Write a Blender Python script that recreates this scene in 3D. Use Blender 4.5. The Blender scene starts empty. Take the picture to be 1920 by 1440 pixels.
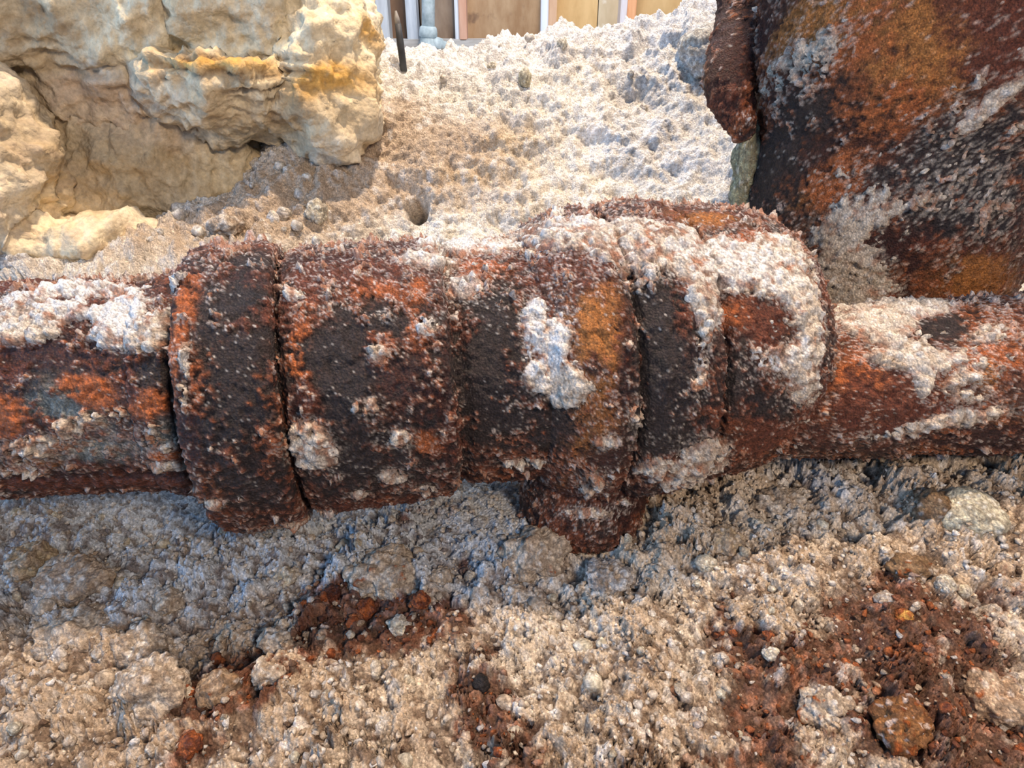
import bpy, bmesh, math, random
import numpy as np
from mathutils import Vector, Euler

sc = bpy.context.scene
COL = sc.collection
random.seed(7)
rng = np.random.default_rng(7)

# ------------------------------------------------------------------ camera, world, lights, exposure
F = 1251.0                      # focal length in pixels of the 1920 wide frame
PITCH = math.radians(30)
CAM = np.array([0.0, 0.0, 0.5])
cam_data = bpy.data.cameras.new('camera')
cam_data.sensor_width = 36
cam_data.lens = 36 * F / 1920
cam_data.clip_start = 0.01
cam = bpy.data.objects.new('camera', cam_data)
cam.location = CAM
cam.rotation_euler = (math.pi / 2 - PITCH, 0, 0)
COL.objects.link(cam)
sc.camera = cam

sc.view_settings.view_transform = 'Standard'
sc.view_settings.look = 'None'
sc.view_settings.gamma = 1
sc.view_settings.use_curve_mapping = False
sc.view_settings.exposure = 0.45

world = bpy.data.worlds.new('world')
sc.world = world
world.use_nodes = True
bg = world.node_tree.nodes['Background']
bg.inputs[0].default_value = (0.32, 0.58, 1.0, 1)
bg.inputs[1].default_value = 0.40

def area(name, loc, target, size, energy, color):
    d = bpy.data.lights.new(name, 'AREA')
    d.energy = energy; d.size = size; d.color = color
    o = bpy.data.objects.new(name, d)
    o.location = loc
    o.rotation_euler = (Vector(target) - Vector(loc)).to_track_quat('-Z', 'Y').to_euler()
    COL.objects.link(o)
    return o
area('work_lamp', (0.26, 0.62, 2.15), (0.05, 0.30, 0.25), 0.10, 40.0, (1.0, 0.78, 0.57))
area('hand_lamp', (0.42, -0.42, 0.92), (0.1, 0.35, 0.28), 0.16, 6.0, (1.0, 0.78, 0.57))
area('wall_fill', (0.2, 2.0, 2.3), (0.1, 3.3, 0.55), 0.5, 30.0, (1.0, 0.93, 0.84))  # unseen lamp added to brighten the stud wall
area('cool_left_fill', (-1.5, -0.25, 0.75), (-0.1, 0.32, 0.24), 0.9, 15.0, (0.34, 0.60, 1.0))  # unseen cool fill added to turn the pipe's shadow blue
area('skylight', (0.3, 2.3, 2.6), (0.1, 0.7, 0.3), 1.6, 26.0, (0.50, 0.73, 1.0))

# ------------------------------------------------------------------ camera maths used to place things in the world
SP, CP = math.sin(PITCH), math.cos(PITCH)
RIGHT = np.array([1.0, 0, 0]); UP = np.array([0, SP, CP]); FWD = np.array([0, CP, -SP])
def ray(px, py):
    return FWD + (px - 960) / F * RIGHT + (720 - py) / F * UP
def at(px, py, d):               # point at optical depth d
    return CAM + d * ray(px, py)
def at_y(px, py, Y):             # point on the vertical plane y = Y
    r = ray(px, py)
    return CAM + r * (Y / r[1])
def proj(P):
    q = P - CAM
    w = q @ FWD
    return 960 + F * (q @ RIGHT) / w, 720 - F * (q @ UP) / w, w

# ------------------------------------------------------------------ numpy noise
_r = np.random.default_rng(11)
PERM = np.concatenate([_r.permutation(256)] * 3).astype(np.int32)
GR = _r.normal(size=(256, 3)); GR /= np.linalg.norm(GR, axis=1, keepdims=True)
GR = GR.astype(np.float32)
def perlin(P):
    P = np.asarray(P, np.float32)
    i = np.floor(P).astype(np.int32); f = P - i; i &= 255
    u = f * f * f * (f * (f * 6 - 15) + 10)
    out = np.zeros(len(P), np.float32)
    for dx in (0, 1):
        wx = u[:, 0] if dx else 1 - u[:, 0]
        a = PERM[i[:, 0] + dx]
        for dy in (0, 1):
            wy = u[:, 1] if dy else 1 - u[:, 1]
            b = PERM[a + i[:, 1] + dy]
            for dz in (0, 1):
                wz = u[:, 2] if dz else 1 - u[:, 2]
                g = GR[PERM[b + i[:, 2] + dz] & 255]
                out += wx * wy * wz * (g[:, 0] * (f[:, 0] - dx) + g[:, 1] * (f[:, 1] - dy) + g[:, 2] * (f[:, 2] - dz))
    return out * 1.5
def fbm(P, scale, octs=4, seed=0, gain=0.5, ridged=False):
    out = 0; amp = 1.0; tot = 0
    Q = np.asarray(P) * scale + seed * 17.31
    for k in range(octs):
        n = perlin(Q * (2.03 ** k) + k * 5.7)
        if ridged: n = 1 - 2 * np.abs(n)
        out = out + amp * n; tot += amp; amp *= gain
    return out / tot
def _h(a, b, c, s):
    x = (a.astype(np.int64) * 374761393 + b.astype(np.int64) * 668265263 + c.astype(np.int64) * 2147483647 + s * 1274126177) & 0xffffffff
    x = ((x ^ (x >> 13)) * 1274126177) & 0xffffffff
    x = ((x ^ (x >> 16)) * 2246822519) & 0xffffffff
    return (x ^ (x >> 15)) & 0xffffffff
def crumbs2(U, V, cell, prob, seed, rmin=.35, rmax=.75):
    """heights of round crumbs scattered on a surface parametrised by U, V (metres); also a random id per crumb"""
    u = U / cell; v = V / cell
    iu = np.floor(u).astype(np.int64); iv = np.floor(v).astype(np.int64)
    best = np.zeros(len(U)); bid = np.zeros(len(U))
    z = np.zeros_like(iu)
    for du in (-1, 0, 1):
        for dv in (-1, 0, 1):
            a = iu + du; b = iv + dv
            h = _h(a, b, z, seed)
            ox = (h & 1023) / 1023.; oy = ((h >> 10) & 1023) / 1023.; rr = ((h >> 20) & 255) / 255.
            h2 = _h(b, a, z, seed + 5)
            act = (h2 & 1023) / 1023. < prob
            r = rmin + (rmax - rmin) * rr
            d = r * r - ((u - a - ox) ** 2 + (v - b - oy) ** 2)
            d = np.where(act, d, 0)
            m = d > best
            best = np.where(m, d, best); bid = np.where(m, ((h2 >> 10) & 1023) / 1023., bid)
    return (np.maximum(best, 0) ** .72 * 1.25) * cell, bid
def crumbs3(P, cell, prob, seed, rmin=.35, rmax=.75):
    q = P / cell; i = np.floor(q).astype(np.int64)
    best = np.zeros(len(P)); bid = np.zeros(len(P))
    for dx in (-1, 0, 1):
        for dy in (-1, 0, 1):
            for dz in (-1, 0, 1):
                a, b, c = i[:, 0] + dx, i[:, 1] + dy, i[:, 2] + dz
                h = _h(a, b, c, seed); h2 = _h(c, a, b, seed + 5)
                ox = (h & 255) / 255.; oy = ((h >> 8) & 255) / 255.; oz = ((h >> 16) & 255) / 255.; rr = (h >> 24) / 255.
                r = rmin + (rmax - rmin) * rr
                d = r * r - ((q[:, 0] - a - ox) ** 2 + (q[:, 1] - b - oy) ** 2 + (q[:, 2] - c - oz) ** 2)
                d = np.where((h2 & 1023) / 1023. < prob, d, 0)
                m = d > best
                best = np.where(m, d, best); bid = np.where(m, ((h2 >> 10) & 1023) / 1023., bid)
    return np.sqrt(np.maximum(best, 0)) * cell, bid
def sstep(a, b, x):
    t = np.clip((x - a) / (b - a), 0, 1)
    return t * t * (3 - 2 * t)
def lerp(a, b, t):
    return a + (b - a) * t[:, None]
def srgb(r, g, b):
    c = np.array([r, g, b], float) / 255
    return np.where(c <= 0.04045, c / 12.92, ((c + 0.055) / 1.055) ** 2.4)

# ------------------------------------------------------------------ mesh helpers
def new_mesh(name, V, Fc, C=None, smooth=True):
    me = bpy.data.meshes.new(name)
    V = np.ascontiguousarray(V, np.float32)
    Fc = np.ascontiguousarray(Fc, np.int32)
    k = Fc.shape[1]
    me.vertices.add(len(V)); me.vertices.foreach_set('co', V.ravel())
    me.loops.add(Fc.size); me.loops.foreach_set('vertex_index', Fc.ravel())
    me.polygons.add(len(Fc)); me.polygons.foreach_set('loop_start', np.arange(0, Fc.size, k, dtype=np.int32))
    if smooth: me.polygons.foreach_set('use_smooth', np.ones(len(Fc), bool))
    me.update(calc_edges=True)
    if C is not None:
        a = me.color_attributes.new('Col', 'FLOAT_COLOR', 'POINT')
        c4 = np.ones((len(V), 4), np.float32); c4[:, :3] = np.clip(C, 0, 1)
        a.data.foreach_set('color', c4.ravel())
    return me
def obj(name, me, mat=None, parent=None, loc=(0, 0, 0)):
    o = bpy.data.objects.new(name, me)
    COL.objects.link(o)
    o.location = loc
    if parent is not None: o.parent = parent
    if mat is not None and not me.materials: me.materials.append(mat)
    return o
def mesh_obj(name, V, Fc, C, mat, parent=None, base=None, smooth=True):
    """world-space vertices; the origin is put at the parent's place (or at base)"""
    o0 = np.array(parent.location if parent is not None else (base if base is not None else (0, 0, 0)), float)
    me = new_mesh(name, np.asarray(V) - o0, Fc, C, smooth)
    return obj(name, me, mat, parent, (0, 0, 0) if parent is not None else o0)
def thing(name, label, cat, loc, group=None):
    o = bpy.data.objects.new(name, None)
    o.empty_display_size = 0.02
    COL.objects.link(o); o.location = loc
    return tag(o, label, cat, group)
def tag(o, label=None, cat=None, group=None, kind=None):
    if label: o['label'] = label
    if cat: o['category'] = cat
    if group: o['group'] = group
    if kind: o['kind'] = kind
    return o
def grid_faces(n, m, wrap=False):
    i = np.arange(n - 1)[:, None]
    if wrap:
        j = np.arange(m)[None, :]; j2 = (j + 1) % m
    else:
        j = np.arange(m - 1)[None, :]; j2 = j + 1
    return np.stack([i * m + j, i * m + j2, (i + 1) * m + j2, (i + 1) * m + j], -1).reshape(-1, 4)
def grid_normals(G, wrap=False):
    a = np.gradient(G, axis=0)
    if wrap:
        b = (np.roll(G, -1, 1) - np.roll(G, 1, 1))
    else:
        b = np.gradient(G, axis=1)
    n = np.cross(a, b)
    return n / (np.linalg.norm(n, axis=2, keepdims=True) + 1e-12)
def ico(sub):
    bm = bmesh.new(); bmesh.ops.create_icosphere(bm, subdivisions=sub, radius=1)
    V = np.array([v.co[:] for v in bm.verts]); Fc = np.array([[v.index for v in f.verts] for f in bm.faces])
    bm.free(); return V, Fc
ICO = {k: ico(k) for k in (1, 2, 3, 4, 5)}
def box_mesh(lo, hi, bev=0.003):
    bm = bmesh.new()
    bmesh.ops.create_cube(bm, size=1)
    lo, hi = np.array(lo), np.array(hi)
    for v in bm.verts: v.co = Vector(tuple((lo + hi) / 2 + np.array(v.co[:]) * (hi - lo)))
    bmesh.ops.bevel(bm, geom=list(bm.edges), offset=bev, segments=2, affect='EDGES')
    me = bpy.data.meshes.new('box'); bm.to_mesh(me); bm.free()
    return me

# ------------------------------------------------------------------ materials
def mat_col(name, rough=0.9, spec=0.2, nscale=900, bump=0.6, var=0.35, bump_dist=0.0012, grain=650, gvar=.25):
    """colour attribute broken up by fine noise and by grains, with the same grains as relief"""
    m = bpy.data.materials.new(name); m.use_nodes = True
    nt = m.node_tree; N = nt.nodes; L = nt.links
    b = N['Principled BSDF']
    at_ = N.new('ShaderNodeAttribute'); at_.attribute_name = 'Col'
    tc = N.new('ShaderNodeTexCoord')
    n1 = N.new('ShaderNodeTexNoise'); n1.inputs['Scale'].default_value = nscale; n1.inputs['Detail'].default_value = 6; n1.inputs['Roughness'].default_value = 0.7
    L.new(tc.outputs['Object'], n1.inputs['Vector'])
    wv = N.new('ShaderNodeVectorMath'); wv.operation = 'MULTIPLY_ADD'
    L.new(n1.outputs['Color'], wv.inputs[0]); wv.inputs[1].default_value = (.0016,) * 3; L.new(tc.outputs['Object'], wv.inputs[2])
    vo = N.new('ShaderNodeTexVoronoi'); vo.inputs['Scale'].default_value = grain
    L.new(wv.outputs['Vector'], vo.inputs['Vector'])
    mr = N.new('ShaderNodeMapRange'); mr.inputs['From Min'].default_value = .3; mr.inputs['From Max'].default_value = .7
    mr.inputs['To Min'].default_value = 1 - var; mr.inputs['To Max'].default_value = 1 + var
    L.new(n1.outputs['Fac'], mr.inputs['Value'])
    sx = N.new('ShaderNodeSeparateColor'); L.new(vo.outputs['Color'], sx.inputs['Color'])
    mg = N.new('ShaderNodeMapRange'); mg.inputs['To Min'].default_value = 1 - gvar; mg.inputs['To Max'].default_value = 1 + gvar
    L.new(sx.outputs['Red'], mg.inputs['Value'])
    mm = N.new('ShaderNodeMath'); mm.operation = 'MULTIPLY'; L.new(mr.outputs['Result'], mm.inputs[0]); L.new(mg.outputs['Result'], mm.inputs[1])
    mx = N.new('ShaderNodeVectorMath'); mx.operation = 'SCALE'
    L.new(at_.outputs['Color'], mx.inputs[0]); L.new(mm.outputs['Value'], mx.inputs['Scale'])
    L.new(mx.outputs['Vector'], b.inputs['Base Color'])
    hs = N.new('ShaderNodeMath'); hs.operation = 'MULTIPLY_ADD'
    L.new(vo.outputs['Distance'], hs.inputs[0]); hs.inputs[1].default_value = -.9; L.new(n1.outputs['Fac'], hs.inputs[2])
    bp = N.new('ShaderNodeBump'); bp.inputs['Strength'].default_value = bump; bp.inputs['Distance'].default_value = bump_dist
    L.new(hs.outputs['Value'], bp.inputs['Height']); L.new(bp.outputs['Normal'], b.inputs['Normal'])
    b.inputs['Roughness'].default_value = rough
    b.inputs['Specular IOR Level'].default_value = spec
    return m
M_SOIL = mat_col('dry_soil', 0.95, 0.12, 1100, .9, .38, .0016, 600, .26)
M_RUST = mat_col('rusted_iron', 0.5, 0.35, 1000, .9, .6, .0012, 800, .3)
M_CRUST = mat_col('caked_soil', 0.95, 0.12, 1200, .9, .34, .0014, 700, .24)
M_CLAY = mat_col('clay_rock', 0.85, 0.2, 240, .6, .25, .0020, 260, .05)
def mat_wood(name, c1, c2, scale=(3, 3, .6), spots=None, rough=0.75):
    m = bpy.data.materials.new(name); m.use_nodes = True
    nt = m.node_tree; N = nt.nodes; L = nt.links; b = N['Principled BSDF']
    tc = N.new('ShaderNodeTexCoord'); mp = N.new('ShaderNodeMapping'); mp.inputs['Scale'].default_value = scale
    L.new(tc.outputs['Object'], mp.inputs['Vector'])
    n = N.new('ShaderNodeTexNoise'); n.inputs['Scale'].default_value = 6; n.inputs['Detail'].default_value = 8; n.inputs['Roughness'].default_value = .6
    L.new(mp.outputs['Vector'], n.inputs['Vector'])
    cr = N.new('ShaderNodeValToRGB')
    cr.color_ramp.elements[0].position = .35; cr.color_ramp.elements[0].color = (*c1, 1)
    cr.color_ramp.elements[1].position = .65; cr.color_ramp.elements[1].color = (*c2, 1)
    L.new(n.outputs['Fac'], cr.inputs['Fac'])
    out = cr.outputs['Color']
    if spots is not None:
        n2 = N.new('ShaderNodeTexNoise'); n2.inputs['Scale'].default_value = 14; n2.inputs['Detail'].default_value = 6
        L.new(tc.outputs['Object'], n2.inputs['Vector'])
        r2 = N.new('ShaderNodeValToRGB'); r2.color_ramp.elements[0].position = .58; r2.color_ramp.elements[1].position = .68
        L.new(n2.outputs['Fac'], r2.inputs['Fac'])
        mx = N.new('ShaderNodeMix'); mx.data_type = 'RGBA'
        L.new(r2.outputs['Color'], mx.inputs['Factor']); L.new(out, mx.inputs['A']); mx.inputs['B'].default_value = (*spots, 1)
        out = mx.outputs['Result']
    L.new(out, b.inputs['Base Color'])
    bp = N.new('ShaderNodeBump'); bp.inputs['Strength'].default_value = .3; bp.inputs['Distance'].default_value = .003
    L.new(n.outputs['Fac'], bp.inputs['Height']); L.new(bp.outputs['Normal'], b.inputs['Normal'])
    b.inputs['Roughness'].default_value = rough
    return m

# soil / rust palette (linear)
BEIGE = srgb(222, 207, 188); TAN = srgb(196, 174, 150); WHITE = srgb(240, 237, 234); GREY = srgb(204, 202, 200)
DARKSOIL_AND_SHADE = srgb(96, 74, 60); CREAM = srgb(230, 220, 200); OCHRE = srgb(206, 160, 84); UMBER = srgb(120, 94, 66)
RDARK = srgb(50, 40, 37); RRED = srgb(98, 52, 34); RORANGE = srgb(164, 90, 46); ROCHRE = srgb(160, 102, 50); RGREY = srgb(118, 122, 118); RDEEP = srgb(60, 32, 25)

# ------------------------------------------------------------------ patches: marks anchored on a surface in world space
def anchor(V, px, py):
    x, y, w = proj(V)
    d2 = (x - px) ** 2 + (y - py) ** 2
    c = np.where(d2 < 14 ** 2)[0]
    if len(c) == 0: return V[np.argmin(d2)], w[np.argmin(d2)]
    k = c[np.argmin(w[c])]
    return V[k], w[k]
def patches(V, lst, deep=1.6, wob=1.0):
    """sum per layer of soft elliptical marks: entries (px, py, rx, ry, layer, weight[, angle]) sit on the nearest surface there"""
    out = {}
    R_ = V @ RIGHT; U_ = V @ UP; W_ = V @ FWD
    for p in lst:
        px, py, rx, ry, lay, wt = p[:6]; ang = math.radians(p[6]) if len(p) > 6 else 0
        c, d = anchor(V, px, py)
        dr = (R_ - c @ RIGHT) * F / d; du = (U_ - c @ UP) * F / d; dw = (W_ - c @ FWD) * F / d
        if ang:
            ca, sa = math.cos(ang), math.sin(ang)
            dr, du = dr * ca + du * sa, -dr * sa + du * ca
        e = ((dr / rx) ** 2 + (du / ry) ** 2 + (dw / (deep * max(rx, ry))) ** 2) * wob
        g = wt * np.exp(-(e ** 1.5) * 0.7)
        out[lay] = out.get(lay, 0) + g
    return out

# ------------------------------------------------------------------ STRUCTURE: terrain of the trench
ctl = []
def T(px, py, Y): 
    p = at_y(px, py, Y); ctl.append((p[0], p[1], p[2]))
def TZ(x, y, z): ctl.append((x, y, CAM[2] + z))
# loose soil in front
for x in (-.34, -.17, 0.0): TZ(x, .10, -.275); 
TZ(.17, .10, -.272); TZ(.34, .10, -.268)
for x in (-.30, -.15): TZ(x, .20, -.272)
TZ(0, .20, -.268); TZ(.15, .20, -.262); TZ(.30, .2, -.258)
TZ(-.34, .30, -.262); TZ(-.2, .30, -.268); TZ(-.05, .30, -.268); TZ(.03, .28, -.258); TZ(.10, .29, -.245); TZ(.22, .30, -.238); TZ(.34, .32, -.232); TZ(.45, .34, -.225)
TZ(-.5, .25, -.265); TZ(.5, .22, -.25)
# valley under / behind the pipe
TZ(-.45, .39, -.262); TZ(-.2, .39, -.272); TZ(-.02, .38, -.270); TZ(.12, .42, -.255); TZ(.3, .45, -.24); TZ(.5, .48, -.22)
# foot of the far slope
T(40, 500, .47); T(200, 455, .50); T(330, 430, .52); T(450, 400, .54); T(700, 430, .56); T(900, 400, .57); T(1100, 370, .58); T(1330, 330, .585); T(1385, 290, .58); T(1500, 300, .60); T(1800, 330, .66)
# slope
T(560, 320, .585); T(700, 250, .625); T(800, 300, .61); T(900, 230, .632); T(1000, 300, .612); T(1050, 190, .65); T(1200, 250, .632); T(1300, 170, .665); T(1500, 170, .68); T(420, 345, .63); T(200, 380, .66)
# ridge
T(735, 118, .70); T(800, 108, .715); T(860, 102, .72); T(925, 86, .72); T(1000, 82, .72); T(1045, 56, .72); T(1090, 64, .72); T(1160, 74, .72); T(1230, 70, .72); T(1290, 50, .71); T(1340, 20, .71); T(1420, 0, .73); T(1600, 0, .75)
T(600, 100, .72); T(300, 100, .74); T(0, 100, .76)
for x in (-.8, -.4, -.1, .1, .3, .6, .95): TZ(x, .95, -.19)
TZ(-.8, .6, -.14); TZ(.9, .6, -.12); TZ(-.85, .75, -.08); TZ(.95, .75, -.06)
ctl = np.array(ctl)
def tps_fit(C, lam=1e-4):
    n = len(C); d = np.linalg.norm(C[:, None, :2] - C[None, :, :2], axis=2)
    K = d ** 2 * np.log(d + 1e-9) + lam * np.eye(n)
    Pm = np.c_[np.ones(n), C[:, :2]]
    A = np.block([[K, Pm], [Pm.T, np.zeros((3, 3))]])
    return np.linalg.solve(A, np.r_[C[:, 2], 0, 0, 0])
TW = tps_fit(ctl)
def tps(x, y):
    z = TW[-3] + TW[-2] * x + TW[-1] * y
    for k in range(len(ctl)):
        d2 = (x - ctl[k, 0]) ** 2 + (y - ctl[k, 1]) ** 2
        z = z + TW[k] * 0.5 * d2 * np.log(d2 + 1e-12)
    return z
RW = np.concatenate([np.linspace(.10, .20, 130, endpoint=False), np.linspace(.20, .36, 240, endpoint=False),
                     np.linspace(.36, .52, 50, endpoint=False), np.linspace(.52, .75, 250, endpoint=False), np.linspace(.75, 1.0, 24)])
NC = 904
uu = np.r_[np.linspace(-2.1, -1, 22, endpoint=False), np.linspace(-1, 1, NC - 44), np.linspace(2.1, 1, 22, endpoint=False)[::-1]]
GX = uu[None, :] * (0.13 + 0.82 * RW)[:, None]
GY = np.repeat(RW[:, None], NC, 1)
tx, ty = GX.ravel(), GY.ravel()
tz = tps(tx, ty)
TP = np.c_[tx, ty, tz]
front = 1 - sstep(.40, .52, ty)              # loose crumbly soil in front, plastered clay behind
ridge = sstep(.655, .71, ty)
# burrow hole in the far slope
(hx, hy, hz), _w = anchor(TP, 776, 372)
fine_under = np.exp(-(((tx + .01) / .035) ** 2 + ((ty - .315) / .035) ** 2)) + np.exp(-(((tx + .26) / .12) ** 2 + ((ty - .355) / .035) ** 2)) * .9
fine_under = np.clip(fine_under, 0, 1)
n_lo = fbm(TP, 22, 3, 1); n_md = fbm(TP, 70, 4, 2); n_hi = fbm(TP, 260, 3, 3)
n_fi = fbm(TP, 620, 2, 8)
def wc(cell, prob, seed, rmin=.3, rmax=.7, w=.35):
    a = (n_hi if cell > .006 else n_fi) * cell * w; b = (n_fi if cell > .006 else n_hi) * cell * w
    return crumbs2(tx + a + n_md * cell * .4, ty + b - n_md * cell * .4, cell, prob, seed, rmin, rmax)
c0, i0 = wc(.040, .40, 2, .25, .55)
c1, i1 = wc(.020, .42, 3, .25, .6)
c2, i2 = wc(.0105, .50, 4, .25, .65)
c3, i3 = wc(.0056, .60, 5, .3, .7)
c4, i4 = crumbs2(tx + n_fi * .0008, ty, .0030, .7, 6)
slab = fbm(TP * np.array([1, 1, 1]), 30, 5, 9, .55, True)
rough_b = wc(.03, .5, 14, .3, .7)
crumb_b, ib = wc(.013, .5, 15, .25, .65)
h_front = n_lo * .016 + n_md * .0085 + n_hi * .0030 + n_fi * .0012 + c0 * .65 + c1 * .60 + c2 * .60 + c3 * .55 + c4 * .5 - .0110
h_under = n_md * .0015 + c4 * .4 + c3 * .15 + c2 * .12
h_front = h_front * (1 - fine_under * .92) + h_under * fine_under
h_back = n_lo * .012 + slab * .0105 + n_md * .0075 + n_hi * .0024 + n_fi * .0009 + rough_b[0] * .14 + crumb_b * .22 + c3 * .25 - .009
heapm = np.exp(-(((tx + .24) / .12) ** 2 + ((ty - .52) / .05) ** 2))     # crumbly heap below the ledge
h_back = h_back + heapm * (c1 * .5 + c2 * .7 + c3 * .4)
h_back = h_back + ridge * (np.maximum(0, fbm(TP, 30, 4, 21, .55)) * .026 + c2 * .35)
hh = h_front * front + h_back * (1 - front)
hole = np.exp(-(((tx - hx) / .0075) ** 2 + ((ty - hy) / .006) ** 2) ** 1.5)
funnel = np.exp(-(((tx - hx - .010) / .030) ** 2 + ((ty - hy + .004) / .016) ** 2))
hh = hh - hole * .06 - funnel * .010
TN = grid_normals(TP.reshape(len(RW), NC, 3)).reshape(-1, 3)
TN *= np.sign(TN[:, 2:3])
TD = TP + TN * hh[:, None]
# colours: dry soil, rust stains, dark grains, painted blue light and hollow shade
fp = [(120, 1000, 260, 110, 'P', .9), (420, 1030, 240, 80, 'P', .9), (720, 1010, 200, 70, 'P', .9), (900, 950, 130, 90, 'P', 1.0), (250, 1090, 260, 50, 'P', .5), (1560, 880, 80, 30, 'P', .6), (690, 1130, 110, 50, 'R', 1.3), (600, 1150, 50, 45, 'R', 1.0), (820, 1160, 60, 30, 'R', .8), (740, 1190, 70, 20, 'R', .5), (440, 1275, 85, 32, 'R', 1.1), (520, 1250, 50, 24, 'R', .8), (920, 1340, 50, 34, 'R', .45), (350, 1290, 30, 40, 'R', .5), (370, 1400, 40, 30, 'R', .8),  # P patches: blue light of the shadow zone painted on the soil
      (900, 1290, 70, 50, 'R', .75), (930, 1390, 60, 30, 'R', .55), (1440, 1260, 60, 70, 'R', .8), (1420, 1340, 50, 60, 'R', .8), (1350, 1180, 30, 40, 'R', .45),
      (1740, 1180, 140, 70, 'R', .5), (1800, 1240, 130, 70, 'R', .5), (1700, 1330, 130, 80, 'R', .45), (1850, 1390, 120, 60, 'R', .45), (1760, 1270, 250, 170, 'R', .55), (800, 1425, 600, 35, 'R', .32), (1350, 1330, 160, 110, 'R', .25), (1560, 1270, 60, 50, 'R', .6),
      (1880, 1060, 60, 40, 'R', .5), (1400, 1430, 90, 30, 'R', .6), (1220, 1420, 60, 30, 'R', .5), (1250, 1400, 80, 30, 'D', .4), (1000, 1430, 60, 30, 'R', .4), (60, 1400, 80, 40, 'T', .5),
      (250, 1250, 200, 90, 'T', .8), (100, 1330, 200, 90, 'T', .6), (1750, 1050, 130, 40, 'T', .6), (1450, 900, 120, 60, 'G', .3), (760, 960, 20, 14, 'R', .9), (840, 940, 40, 20, 'R', .6), (865, 1050, 12, 18, 'R', .9)]
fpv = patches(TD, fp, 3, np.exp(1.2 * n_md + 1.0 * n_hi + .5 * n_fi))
stain = fpv['R'] + .40 * fbm(TP, 30, 4, 31) + .55 * fbm(TP, 130, 3, 32) + .5 * n_hi + .4 * n_fi - .30
st = sstep(.02, .75, stain) * front * (1 - fine_under * .7)
grain = np.where(c4 > .0006, i4, .5)
base = lerp(np.tile(BEIGE, (len(TP), 1)), TAN, sstep(-.45, .3, n_lo + n_md * .6 + fpv.get('T', 0)))
base = lerp(base, WHITE, sstep(.72, .95, i3) * .5 + sstep(.8, .95, grain) * .45)
base = lerp(base, DARKSOIL_AND_SHADE, sstep(.9, .97, 1 - grain) * .55 * front)
base = lerp(base, srgb(198, 206, 216), np.clip(fpv.get('P', 0) * .9 + fine_under * .5, 0, .9))  # cool light in the pipe's shadow painted into the soil colour
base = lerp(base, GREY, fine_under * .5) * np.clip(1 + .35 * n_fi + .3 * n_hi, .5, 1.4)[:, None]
rustc = lerp(np.tile(RRED, (len(TP), 1)), RORANGE, sstep(-.2, .5, fbm(TP, 160, 3, 33) + (i3 - .5) * .6))
rustc = lerp(rustc, RDEEP, sstep(.0, .5, fbm(TP, 200, 2, 34)))
fr_c = lerp(base, rustc, np.clip(st * (.35 + .45 * (i2 < .45) + .5 * (i3 < .38)), 0, .88))
# shade painted into the hollows between crumbs
hollow_shade = sstep(.0016, .0, c1 * .3 + c2 * .7 + c3 * .8 + c4 * .7 - .0002 + n_fi * .0006) * front * (1 - fine_under)
fr_c = lerp(fr_c, DARKSOIL_AND_SHADE, hollow_shade * .72)
bpt = [(360, 430, 220, 60, 'B', .9), (600, 340, 160, 80, 'B', .9), (760, 260, 100, 80, 'B', .6), (960, 340, 120, 50, 'B', .35), (800, 300, 120, 60, 'B', .8), (900, 250, 120, 50, 'B', .7), (740, 220, 60, 60, 'B', .5), (560, 340, 130, 70, 'B', .9), (450, 380, 90, 40, 'B', .9), (900, 380, 90, 25, 'B', .3), (980, 260, 60, 40, 'Y', .6), (870, 330, 60, 20, 'Y', .5),
       (1200, 250, 110, 90, 'W', .8), (1290, 320, 60, 60, 'W', .7), (770, 180, 60, 20, 'B', .4)]
bpv = patches(TD, bpt, 3, np.exp(.9 * n_md + .8 * n_hi))
bk = lerp(np.tile(CREAM, (len(TP), 1)), WHITE, np.clip(.45 + ridge * .5 + fpv.get('W', 0) + bpv['W'] * .5 + n_md * .6, 0, 1))
bk = lerp(bk, TAN, np.clip(bpv['B'] * (.85 + .9 * n_md + .6 * n_hi), 0, .9))
bk = lerp(bk, srgb(214, 182, 128), np.clip(bpv['Y'] * (.5 + n_md), 0, .7))
bk = lerp(bk, UMBER, sstep(.72, .9, fbm(TP, 55, 4, 41, .5, True)) * .35)
bk = bk * np.clip(1 + .25 * n_hi + .25 * n_fi, .6, 1.3)[:, None]
bk = lerp(bk, WHITE, sstep(.7, .95, i3) * .5)
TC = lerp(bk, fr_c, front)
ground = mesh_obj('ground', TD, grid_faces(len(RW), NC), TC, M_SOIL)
tag(ground, 'pale dry soil of the trench bottom and its far slope', None, None, 'structure')
TDg = TD.reshape(len(RW), NC, 3)
def ground_hit(px, py):
    """where the line through a pixel meets the soil"""
    x, y, w = proj(TD)
    d2 = (x - px) ** 2 + (y - py) ** 2
    c = np.where(d2 < 7 ** 2)[0]
    if len(c) == 0: return TD[np.argmin(d2)]
    return TD[c[np.argmin(w[c])]]

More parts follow.
